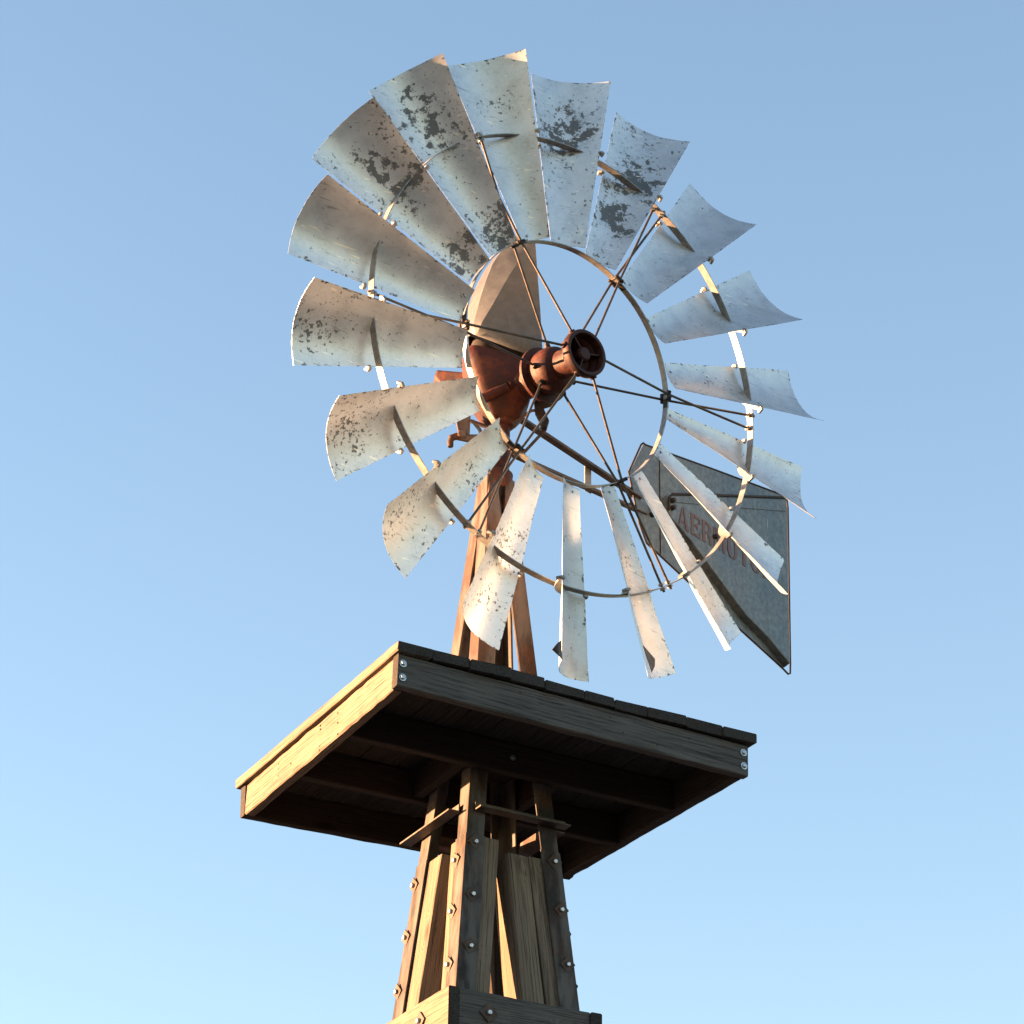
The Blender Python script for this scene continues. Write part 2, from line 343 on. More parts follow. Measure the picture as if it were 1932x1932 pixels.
# timber posts set inside the leg angles
def quad(z, x0, x1, y0, y1): return [(x0, y0, z), (x1, y0, z), (x1, y1, z), (x0, y1, z)]
e = .0075
def leg_post(sx, sy, ztop, wtx, wty, wbx, wby, mat):
    zb = ZG-1.56
    def q(z, wx, wy):
        c = t_(z)-e; xs = sorted((sx*c, sx*(c-wx))); ys = sorted((sy*c, sy*(c-wy))); return quad(z, *xs, *ys)
    return post('timber_post', q(ztop, wtx, wty), q(zb, wbx, wby), mat, tower)
leg_post(-1, -1, -.24, .125, .122, .118, .122, WOOD)
leg_post(-1, 1, -.25, .12, .16, .12, .155, WOOD)
p_c = leg_post(1, -1, -.276, .112, .11, .098, .10, WOOD)
leg_post(1, 1, -.30, .135, .14, .13, .13, DRY)
def spare(z, x0, x1, y0): return quad(z, x0, x1, y0, y0+.125)
zb = ZG-1.56
post('timber_post', spare(-.28, -.018, .062, -.178), spare(zb, .141, .238, -t_(zb)+.008), WOOD, tower)
# short angles welded across the legs just below the deck
def cross_angle(a, b, flange, drop, nrm, mat, name='cross_angle'):
    a, b = tw(a), tw(b); X = (b-a); nrm = Vector(nrm); m = MB()
    m.prism([a, b, b+nrm*flange, a+nrm*flange], (0, 0, .006))
    m.prism([a+Vector((0, 0, .006)), b+Vector((0, 0, .006)), b+Vector((0, 0, drop)), a+Vector((0, 0, drop))], nrm*.006)
    return m.build(name, mat, tower, None, .001)
cross_angle((-.178, .245, -.150), (-.178, -.125, -.150), .045, .030, (-1, 0, 0), RODM)
cross_angle((-.15, -.178, -.155), (.205, -.178, -.155), .045, .030, (0, -1, 0), RODM)
cross_angle((.178, .245, -.15), (.178, -.14, -.15), .05, .035, (1, 0, 0), RUST)
cross_angle((-.14, .178, -.15), (.2, .178, -.15), .05, .035, (0, 1, 0), RUST)
# timber girts boxed round the legs
for gi, zt in enumerate((ZG, -2.3, -3.8)):
    h = .14 if gi == 0 else .14; zc = zt-h/2; t = t_(zc)+.006; k = .042
    board('girt', tw((-t-k/2, -t-k+.002, zc)), tw((-t-k/2, t+.10, zc)), h, k, WOOD, tower, seed=50+gi)
    gb = board('girt', tw((-t+.001, -t-k/2+.004, zc)), tw((t-.001, -t-k/2+.004, zc)), h, k, SHADEW, tower, seed=60+gi)
    board('girt', tw((t+k/2, -t-k-.004, zc)), tw((t+k/2, t+.06, zc)), h, k, DECK, tower, seed=70+gi)
    board('girt', tw((-t+.001, t+k/2+.002, zc)), tw((t-.001, t+k/2+.002, zc)), h, k, WOOD, tower, seed=80+gi)
    if gi == 0:
        for (p, nr, A) in (((-.139, -t-k+.003, zc), Vector((0, -1, 0)), Vector((1, 0, 0))), ((-t-k-.001, -.095, zc), Vector((-1, 0, 0)), Vector((0, 1, 0)))):
            B = nr.cross(A); A2 = (A+B).normalized(); B2 = nr.cross(A2)
            pl = MB().box(tw(Vector(p)+nr*.003), A2*.024, B2*.024, nr*.003).build('washer_plate', WASH, tower, None, .0008)
            hexbolt('bolt', tw(Vector(p)+nr*.006), nr, pl, .0095, .010, False)
# cap casting that gathers the legs
m = MB(); m.lathe([(.030, 1.20), (.055, 1.22), (.064, 1.262), (.066, 1.285), (.052, 1.30), (.044, 1.325), (.036, 1.335)], 28, tw((0, 0, 0)))
m.build('leg_cap', CASE, tower, 40)
for s in (-1, 1): MB().box(tw((s*.052, -.02, 1.20)), (.006, 0, 0), (0, .028, 0), (0, 0, .055), .003).build('cap_lug', RUST, tower)

# ------------------------------------------------------------------ platform
HB = .1155
plat = root('wooden_platform', 'square weathered timber platform of planks on deep rim boards around the tower', 'platform', (0, 0, 0))
# the platform is out of true: corner lifts (A near, B left, C right, D far)
PA, PB = .678, .623
def lift(x, y, top=False):
    cz = ((.013, -.006), (-.010, .019)) if top else ((.011, -.022), (-.015, .028))
    u = (x+PA)/(2*PA); v = (y+PB)/(2*PB)
    return (cz[0][0]*(1-u)+cz[1][0]*u)*(1-v) + (cz[0][1]*(1-u)+cz[1][1]*u)*v
th = .038
def rim(name, a, b, seed, mat=WOOD):
    def P(p): return Vector((p[0], p[1], HB/2 + .5*(lift(*p)+lift(*p, True))))
    return board(name, P(a), P(b), HB, th, mat, plat, seed=seed, jit=.0016, segs=30)
rim('rim_board', (-PA, -PB+th/2), (PA, -PB+th/2), 1, SHADEW)                       # front right, shaded
rim('rim_board', (-PA+th/2+.003, -PB+th+.001), (-PA+th/2+.003, PB-th-.001), 2)   # left, sunlit
rim('rim_board', (-PA, PB-th/2), (PA, PB-th/2), 3, DRY)
rim('rim_board', (PA-th/2-.003, -PB+th+.001), (PA-th/2-.003, PB-th-.001), 4, DECK)
jm = DRY
def joist(a, b, seed, hh=.11):
    return board('joist', Vector((*a, HB-hh/2-.002+lift(*a)*.5)), Vector((*b, HB-hh/2-.002+lift(*b)*.5)), hh, th, jm, plat, seed=seed)
joist((-PA+th+.004, -.185), (PA-th-.004, -.185), 5)
joist((-PA+th+.004, .205), (PA-th-.004, .205), 6)
joist((-.185, -.165), (-.185, .185), 7, .10); joist((.185, -.165), (.185, .185), 8, .10)
# deck planks, grain running along Y
rng = random.Random(4)
x = -PA-.012; k = 0; edges = [.128, .139, .150, .131, .147, .118, .128, .150, .146, .133]
tot = sum(edges); sc_ = (2*PA+.012+.026)/tot
for k, wd in enumerate(edges):
    wd *= sc_; xc = x+wd/2; tk = .036+rng.uniform(-.003, .006); dz = rng.uniform(-.001, .002)
    y0 = -PB-.016+rng.uniform(-.006, .006); y1 = PB+.035+rng.uniform(-.01, .012); tilt = rng.uniform(-.004, .004)
    if k == 0: y0 -= 0; y1 = PB+.03
    zz0 = HB+tk/2+.001+lift(xc, y0, True)+dz; zz1 = HB+tk/2+.001+lift(xc, y1, True)+dz
    # each plank keeps clear of the tower legs by being notched: the four legs pass in the gaps
    board('deck_plank', (xc, y0, zz0), (xc, y1, zz1), tk, wd-.0018, DECK if k else WOOD, plat, up=(tilt, 0, 1), seed=20+k, jit=.0028 if k else .0011, segs=26, cham=.003, endjit=.003)
    x += wd
for sx in (-1, 1):
    for z in (.034, .084):
        xx = sx*(PA-.018); p = (xx, -PB-.0015, z+lift(xx, -PB)*.8)
        hexbolt('bolt', p, (0, -1, 0), plat, .0085, .009, True)
hexbolt('bolt', (-.02, -.205, .06), (0, -1, 0), plat, .008, .008)
# nail heads in the two rim boards that face the photographer
for (y, z) in ((-.028, .098), (-.03, .084), (-.033, .02), (-.031, .006), (-.166, .091), (-.17, .054), (-.174, .011), (.306, .080), (.305, .06), (.301, .033), (.203, .044)):
    MB().tube([(-PA+.006, y, z), (-PA+.0012, y, z)], .0038, 8).build('nail_head', BRKT, plat)
for (x, z) in ((-.221, .093), (.125, .083), (.222, .092), (.176, .038), (.31, .023), (.438, .076)):
    MB().tube([(x, -PB+.006, z), (x, -PB-.0012, z)], .0036, 8).build('nail_head', BRKT, plat)

# ------------------------------------------------------------------ gearbox, hood and mast
AZG = R_(250); NN = Vector((math.cos(AZG), math.sin(AZG), 0)); DR = Vector((-math.sin(AZG), math.cos(AZG), 0)); UZ = Vector((0, 0, 1))
head = root('gearbox', 'rusty red gearbox under a tall grey sheet hood on the mast top', 'gearbox', (0, 0, 1.5))
HO = Vector((0, 0, 1.5))
def gf(f, d, z): return NN*f + DR*d + UZ*z - HO
def chain_lerp(ch, n):
    L = [0]
    for i in range(1, len(ch)): L.append(L[-1]+(Vector(ch[i])-Vector(ch[i-1])).length)
    out = []
    for k in range(n):
        s = L[-1]*k/(n-1); i = 1
        while i < len(L)-1 and L[i] < s: i += 1
        f = (s-L[i-1])/max(1e-9, L[i]-L[i-1]); out.append(Vector(ch[i-1]).lerp(Vector(ch[i]), f))
    return out
ch = [
 [(.09, .160, 1.757), (.09, .150, 1.95), (.09, .137, 2.12), (.09, .124, 2.30), (.088, .118, 2.345)],
 [(.09, .106, 1.769), (.09, .112, 1.95), (.09, .112, 2.12), (.09, .105, 2.27), (.087, .108, 2.345)],
 [(.088, -.096, 1.8345), (.088, -.083, 1.879), (.089, -.032, 1.9875), (.09, .019, 2.1044), (.089, .0945, 2.2536), (.085, .10, 2.345)],
 [(.05, -.112, 1.858), (.05, -.1014, 1.9187), (.05, -.0664, 2.0854), (.05, -.0272, 2.2126), (.05, .035, 2.31), (.06, .085, 2.35)],
 [(-.04, -.112, 1.905), (-.04, -.1134, 1.98), (-.04, -.1137, 2.05), (-.04, -.1025, 2.0862), (-.04, -.0786, 2.1557), (-.04, -.0353, 2.2561), (-.035, .0178, 2.3195), (-.01, .07, 2.36)],
 [(-.14, -.09, 1.835), (-.14, -.07, 2.06), (-.14, -.04, 2.2), (-.13, .03, 2.32), (-.1, .06, 2.36)],
 [(-.17, .04, 1.79), (-.17, .04, 2.08), (-.16, .05, 2.25), (-.12, .08, 2.35)],
 [(-.09, .14, 1.765), (-.09, .135, 2.05), (-.085, .125, 2.25), (-.05, .105, 2.35)],
]
rows = [chain_lerp(c, 9) for c in ch]; m = MB(); n = len(rows)
vs = [gf(*p) for r in rows for p in r]; fs = []
for i in range(n):
    for k in range(8): fs.append((i*9+k, ((i+1) % n)*9+k, ((i+1) % n)*9+k+1, i*9+k+1))
fs.append(tuple(i*9+8 for i in range(n)))
m.add(vs, fs); hood = m.build('hood', HOODM, head, 24)
md = hood.modifiers.new('sheet', 'SOLIDIFY'); md.thickness = .003; md.offset = -1
# gear case: rounded bowl with a slanting open rim
def bowl(grow, prof, nseg=40, ex=4.0):
    vs = []; fs = []
    for (z, dl, dr2, f0, f1, slope) in prof:
        dc = (dl+dr2)/2; hd = (dr2-dl)/2+grow; fc = (f0+f1)/2; hf = (f1-f0)/2+grow
        for k in range(nseg):
            a = 2*math.pi*k/nseg; c, s = math.cos(a), math.sin(a)
            d = dc+hd*math.copysign(abs(c)**(2/ex), c); f = fc+hf*math.copysign(abs(s)**(2/ex), s)
            vs.append(gf(f, d, z - slope*(d-dl)))
    for i in range(len(prof)-1):
        for k in range(nseg): fs.append((i*nseg+k, i*nseg+(k+1) % nseg, (i+1)*nseg+(k+1) % nseg, (i+1)*nseg+k))
    fs.append(tuple((len(prof)-1)*nseg+k for k in range(nseg)))
    return MB().add(vs, fs)
prof = [(1.80, -.131, .125, -.13, .095, .22), (1.735, -.124, .125, -.13, .098, .16), (1.676, -.112, .124, -.128, .10, .08), (1.60, -.088, .122, -.12, .10, .0),
        (1.565, -.066, .115, -.11, .076, -.06), (1.525, -.040, .09, -.09, .062, -.12), (1.508, -.02, .07, -.07, .045, -.10)]
case = bowl(0, prof).build('gear_case', CASE, head, 50)
sol = case.modifiers.new('wall', 'SOLIDIFY'); sol.thickness = .008; sol.offset = -1
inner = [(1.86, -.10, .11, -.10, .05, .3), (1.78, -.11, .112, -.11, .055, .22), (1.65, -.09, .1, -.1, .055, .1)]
bowl(0, inner, 24, 3).build('gap_dark_block', INSIDE, head, 40)  # near-black block added so the opening under the hood looks shaded
# side boss with bolt on the case's lower edge, bearing neck towards the hub, arm towards the tail
m = MB(); a, b = gf(.085, -.085, 1.548), gf(.10, .025, 1.612); m.tube([a, a.lerp(b, .5), b], [.019, .021, .017], 16); m.build('case_boss', CASE, head, 40)
hexbolt('bolt', gf(.104, .034, 1.617), b-a, head, .011, .01, True, CASE)
m = MB(); m.prism([gf(-.15, -.215, 1.815), gf(-.05, -.08, 1.755), gf(-.05, -.08, 1.70), gf(-.145, -.205, 1.752), gf(-.155, -.222, 1.785)], NN*-.045)
m.build('rear_arm', CASE, head, None, .008)
m = MB(); m.tube([Vector((.018, -.008, 1.285))-HO, Vector((.02, -.009, 1.40))-HO, Vector((.02, -.009, 1.535))-HO], [.031, .030, .030], 24)
m.lathe([(.032, 1.492), (.043, 1.497), (.045, 1.515), (.052, 1.54), (.06, 1.56)], 28, Vector((.02, -.009, 0))-HO)
m.build('mast_pipe', CASE, head, 40)
# furling levers hung below the case (plane facing the photographer through the mast)
AZM = R_(241.6); MN = Vector((math.cos(AZM), math.sin(AZM), 0)); MR = Vector((-math.sin(AZM), math.cos(AZM), 0))
def mf(f, r, z): return MN*f + MR*r + UZ*z - HO
m = MB(); m.prism([mf(0, -.155, 1.535), mf(0, -.098, 1.545), mf(0, -.100, 1.452), mf(0, -.14, 1.462), mf(0, -.145, 1.48)], MN*-.02)
m.tube([mf(.0, -.172, 1.425), mf(.004, -.168, 1.44), mf(0, -.15, 1.45), mf(-.01, -.10, 1.447), mf(-.015, -.06, 1.455)], [.012, .014, .014, .016, .012], 12)
m.box(mf(.012, -.128, 1.452), MR*.016, UZ*.014, MN*.012, .003); m.tube([mf(.0, -.172, 1.428), mf(0, -.170, 1.404)], [.013, .011], 12)
m.build('furling_lever', RUST, head, 40, .002)
m = MB(); m.prism([mf(.03, .137, 1.63), mf(.03, .172, 1.62), mf(.03, .178, 1.56), mf(.03, .198, 1.51), mf(.03, .188, 1.472), mf(.03, .165, 1.50), mf(.03, .145, 1.545)], MN*-.022)
m.prism([mf(.03, .17, 1.600), mf(.03, .222, 1.594), mf(.03, .215, 1.582), mf(.03, .176, 1.568)], MN*-.02)
m.tube([mf(.04, .178, 1.49), mf(.0, .178, 1.49)], .014, 14)
m.build('furling_lever', BRKT, head, 40, .002)
for pts_, rr_ in (([mf(.0, .03, 1.494), mf(.01, .09, 1.527), mf(.02, .13, 1.555), mf(.02, .155, 1.558)], .006), ([mf(.01, .183, 1.478), mf(.0, .10, 1.378)], .006),
        ([mf(-.03, -.098, 1.535), mf(-.03, 0.0, 1.495)], .008), ([mf(-.02, -.09, 1.53), mf(0, -.062, 1.48), mf(0, -.045, 1.43)], .007)):
    MB().tube(pts_, rr_, 8).build('furling_rod', RUST, head, 40)

# ------------------------------------------------------------------ tail
TA = R_(20); TH = Vector((math.cos(TA), math.sin(TA), 0)); TN = Vector((math.sin(TA), -math.cos(TA), 0))
tail = root('tail_vane', 'grey galvanised tail vane with faded red stencil lettering, folded behind the wheel', 'tail vane', (0, 0, 1.5))
def tf(r, z, f=0.): return TH*r + TN*f + UZ*z - HO
outline = [(.883, 1.806), (.795, 1.64), (.858, 1.44), (.900, 1.372), (1.33, 1.262), (1.795, 1.150), (1.838, 1.19), (1.862, 1.93), (1.838, 1.974), (1.36, 1.892)]
m = MB(); m.prism([tf(r, z, -.002) for r, z in outline], TN*.003); vs_ = m.build('vane_sheet', VANE, tail)
fr = [(.870, 1.800), (.884, 1.815), (.90, 1.813), (1.36, 1.897), (1.84, 1.980), (1.862, 1.972), (1.868, 1.93), (1.846, 1.19), (1.842, 1.142), (1.828, 1.134), (1.795, 1.145), (1.33, 1.257), (.900, 1.366), (.855, 1.436), (.790, 1.64), (.870, 1.800)]
m = MB(); m.tube([tf(r, z, 0) for r, z in fr], .0042, 8, False); m.build('wire_frame', BRKT, tail, 50)
# pressed, raised panel
pan = [(1.022, 1.6235), (1.10, 1.655), (1.40, 1.776), (1.815, 1.942), (1.797, 1.16), (1.66, 1.222), (1.502, 1.2716), (1.32, 1.37), (1.152, 1.463), (1.02, 1.518), (1.000, 1.545), (1.0, 1.60)]
pc = Vector((1.4, 1.55)); base = [(r+(r-1.4)*.012, z+(z-1.55)*.02) for r, z in pan]
m = MB(); n = len(pan); m.add([tf(r, z, .0015) for r, z in base]+[tf(r, z, .034) for r, z in pan], [(i, (i+1) % n, n+(i+1) % n, n+i) for i in range(n)]+[tuple(range(n, 2*n))])
panel = m.build('raised_panel', VANE, tail, None, .004)
# seam line and rivets
m = MB(); m.tube([tf(.985, 1.83-.01, .003), tf(.985, 1.345, .003)], .0022, 6); m.build('sheet_seam', BRKT, tail)
m = MB(); m.tube([tf(1.03, 1.595, .036), tf(1.42, 1.735, .036), tf(1.80, 1.875, .036)], .0022, 6); m.build('panel_crease', VANE, tail)
m = MB(); m.tube([tf(1.0, 1.545, .036), tf(1.0, 1.60, .037), tf(1.024, 1.627, .037), tf(1.10, 1.659, .037), tf(1.40, 1.780, .037), tf(1.815, 1.946, .037)], .0055, 8); m.build('panel_shadow_line', BRKT, tail, 40)  # dark tube drawn in place of the shadow gap along the panel top
for (r, z, f) in ((1.02, 1.595, .034), (1.02, 1.562, .034), (1.298, 1.545, .034), (.93, 1.505, .002), (.93, 1.535, .002)):
    o = MB().tube([tf(r, z, f), tf(r, z, f+.018)], [.012, .009], 8).build('bolt', BRKT, tail, 40)
# stencil letters, strokes in a unit box (x 0..1, y 0..1)
LET = {
 'A': [[(0, 0), (.2, 0), (.46, .93), (.38, 1)], [(.46, 1), (.60, 1), (.98, 0), (.70, 0)], [(.24, .28), (.52, .28), (.50, .38), (.28, .38)]],
 'E': [[(.05, 0), (.32, 0), (.32, 1), (.05, 1)], [(.42, .86), (.9, .86), (.9, .70), (1, .66), (1, 1), (.42, 1)], [(.42, .45), (.62, .45), (.66, .36), (.72, .36), (.72, .65), (.66, .65), (.62, .56), (.42, .56)], [(.42, 0), (1, 0), (1, .32), (.9, .26), (.86, .13), (.42, .13)]],
 'R': [[(.05, 0), (.32, 0), (.32, 1), (.05, 1)], [(.40, .88), (.62, .87), (.68, .76), (.66, .6), (.40, .53), (.40, .43), (.72, .45), (.92, .6), (.93, .82), (.80, .96), (.62, 1), (.40, 1)], [(.55, .42), (.76, .40), (.92, .24), (.98, 0), (.76, 0), (.72, .25)]],
 'M': [[(.02, 0), (.13, 0), (.13, 1), (.02, 1)], [(.18, 1), (.36, 1), (.54, .2), (.46, 0)], [(.56, .16), (.60, .3), (.72, 1), (.62, 1), (.50, .42)], [(.76, 0), (.98, 0), (.98, 1), (.76, 1)]],
 'O': [[(.44, 0), (.44, .1), (.30, .25), (.30, .75), (.44, .9), (.44, 1), (.2, .95), (.03, .7), (.03, .3), (.2, .05)], [(.56, 0), (.56, .1), (.70, .25), (.70, .75), (.56, .9), (.56, 1), (.8, .95), (.97, .7), (.97, .3), (.8, .05)]],
 'T': [[(.36, 0), (.64, 0), (.64, 1), (.36, 1)], [(0, 1), (.28, 1), (.28, .88), (.12, .85), (.06, .7), (0, .7)], [(.72, 1), (1, 1), (1, .7), (.94, .7), (.88, .85), (.72, .88)]],
 '.': [[(.2, 0), (.8, 0), (.8, .17), (.2, .17)]]}
m = MB(); r = 1.060; hh = .098
for chx, wdt in zip("AERMOTOR.", (.070, .064, .066, .082, .070, .066, .070, .066, .022)):
    for poly in LET[chx]:
        m.prism([tf(r+px*wdt, 1.497+py*hh-(r-1.06)*.012, .0355) for px, py in poly], TN*.0012)
    r += wdt+.0105
m.build('stencil_lettering', RED, panel)
# two tail arms of flat bar, strut between them
def flat(m, a, b, wv, tv): m.prism([Vector(a)-Vector(wv), Vector(b)-Vector(wv), Vector(b)+Vector(wv), Vector(a)+Vector(wv)], tv)
m = MB(); flat(m, tf(.03, 1.604, -.014), tf(.86, 1.562, -.014), UZ*.017, TN*.007); m.prism([tf(.03, 1.587, -.014), tf(.86, 1.545, -.014), tf(.86, 1.545, .016), tf(.03, 1.587, .016)], UZ*.006)
arm1 = m.build('tail_arm', RODM, tail, None, .001)
m = MB(); flat(m, tf(.06, 1.42, -.014), tf(.90, 1.505, -.014), UZ*.013, TN*.006); m.prism([tf(.06, 1.407, -.014), tf(.90, 1.492, -.014), tf(.90, 1.492, .010), tf(.06, 1.407, .010)], UZ*.005)
m.build('tail_arm', RODM, tail, None, .001)
m = MB(); m.prism([tf(.545, 1.575, -.02), tf(.583, 1.575, -.02), tf(.583, 1.462, -.02), tf(.545, 1.462, -.02)], TN*-.005); m.build('arm_strut', RING, tail, None, .001)
m = MB()
for k in range(5): MB().tube([tf(.40+.027*k, 1.583-.0015*k, -.0075), tf(.40+.027*k, 1.583-.0015*k, -.0045)], .0045, 8).build('arm_rivet', ZINC, arm1, 40)
m.tube([tf(.78, 1.545, 0), tf(.79, 1.52, .01), tf(.80, 1.498, 0)], .004, 8); m.build('arm_link', RODM, tail, 40)

# ------------------------------------------------------------------ wind wheel
WC = Vector((.10732, -.34046, 1.62641)); waz, wti = -1.4048511, -.0724338
wn = Vector((math.cos(wti)*math.cos(waz), math.cos(wti)*math.sin(waz), math.sin(wti))); we1 = UZ.cross(wn).normalized(); we2 = wn.cross(we1)
wheel = root('wind_wheel', 'eighteen-bladed grey metal wind wheel with peeling blades, facing right', 'wind wheel', WC, Matrix((we1, we2, wn)).transposed())
def P(th, r, ax): return Vector((r*math.sin(th), r*math.cos(th), ax))
BL = [[[-0.9526,0.784,-0.0415],[-0.7496,0.9665,0.1193],[-0.3806,0.3057,-0.0021],[-0.2963,0.3864,0.0435]],[[-0.6189,1.0514,-0.0403],[-0.3734,1.1629,0.1194],[-0.2421,0.4229,0.0014],[-0.1434,0.4668,0.0405]],[[-0.222,1.1996,-0.0403],[0.0514,1.217,0.1105],[-0.1083,0.4853,-0.0007],[0.0253,0.4896,0.0416]],[[0.197,1.2071,-0.0293],[0.4655,1.1263,0.1107],[0.0571,0.494,0.0041],[0.1819,0.4563,0.0387]],[[0.6021,1.0609,-0.0408],[0.826,0.8968,0.112],[0.2275,0.4424,0.0186],[0.332,0.3651,0.0529]],[[0.9289,0.7914,-0.0384],[1.0818,0.5646,0.1158],[0.3664,0.3324,0.0118],[0.4337,0.2318,0.0455]],[[1.1486,0.4156,-0.0369],[1.2089,0.1601,0.1095],[0.4642,0.1739,0.0147],[0.4908,0.0579,0.0523]],[[1.2233,0.0099,-0.0253],[1.188,-0.2679,0.0977],[0.4961,-0.0085,0.0035],[0.4742,-0.0718,0.0289]],[[1.1504,-0.4122,-0.0375],[1.0336,-0.643,0.1158],[0.4668,-0.1679,0.0043],[0.4126,-0.248,0.0404]],[[0.9396,-0.7833,-0.0415],[0.7488,-0.954,0.1188],[0.3833,-0.3107,0.0013],[0.3003,-0.382,0.0538]],[[0.6204,-1.0449,-0.035],[0.3709,-1.16,0.1165],[0.2527,-0.4178,0.0041],[0.1503,-0.4681,0.0515]],[[0.2177,-1.1969,-0.043],[-0.0356,-1.2359,0.1202],[0.0947,-0.4858,-0.0002],[-0.0203,-0.4911,0.0489]],[[-0.1972,-1.2027,-0.0334],[-0.4612,-1.1329,0.1038],[-0.0679,-0.4921,-0.0091],[-0.1803,-0.459,0.0485]],[[-0.6105,-1.0561,-0.0432],[-0.8211,-0.9003,0.1215],[-0.2366,-0.4341,-0.0085],[-0.3281,-0.3654,0.054]],[[-0.9296,-0.7919,-0.0451],[-1.0664,-0.581,0.1352],[-0.3693,-0.3287,-0.0107],[-0.4326,-0.2341,0.0479]],[[-1.1461,-0.424,-0.0468],[-1.2057,-0.1686,0.1225],[-0.459,-0.1855,-0.0164],[-0.4887,-0.066,0.0433]],[[-1.2203,-0.0115,-0.042],[-1.1904,0.2528,0.1187],[-0.4906,-0.0181,-0.003],[-0.4778,0.0993,0.0534]],[[-1.1569,0.4103,-0.0524],[-1.0294,0.6479,0.1177],[-0.4669,0.1606,-0.0054],[-0.415,0.2562,0.0453]]]
WEAR = [1.0, .55, .75, .95, .15, .35, .25, .3, .15, .3, .35, .15, .95, .7, .9, .7, .25, .95]
# where the worst bare patches of each blade sit: (radius share 0..1, across 0..1) twice, and size
SPOT = [(.72, .45, .06, .75, .18), (.72, .6, .8, .7, .06), (.70, .68, .62, .40, .15), (.62, .55, .33, .35, .17), (.7, .6, .6, .5, .03), (.55, .55, .1, .3, .06), (.62, .8, .3, .4, .05), (.12, .5, .8, .4, .07),
        (.8, .5, .8, .5, .04), (.85, .6, .9, .4, .07), (.35, .5, .15, .5, .06), (.3, .6, .55, .9, .03), (.48, .5, .82, .5, .12), (.85, .75, .3, .2, .11), (.88, .35, .9, .75, .16), (.9, .3, .8, .6, .17), (.05, .7, .6, .5, .04), (.66, .6, .1, .6, .17)]
def blade_pt(c, s, u, thick=0.):
    Po, Qo, Pi, Qi = c
    a = Pi.lerp(Po, s); b = Qi.lerp(Qo, s); p = a.lerp(b, u); ch_ = (b-a); span = (Po+Qo)/2-(Pi+Qi)/2
    nr = span.cross(ch_).normalized()
    if nr.z < 0: nr = -nr
    sag = (.013 + .037*s) * (1-(2*u-1)**2)
    kink = .004*math.exp(-((s-.56)/.05)**2)*(1-(2*u-1)**2)
    tang = (1-(2*u-1)**2)*.006*s
    return p - nr*(sag-kink) + span.normalized()*tang, nr
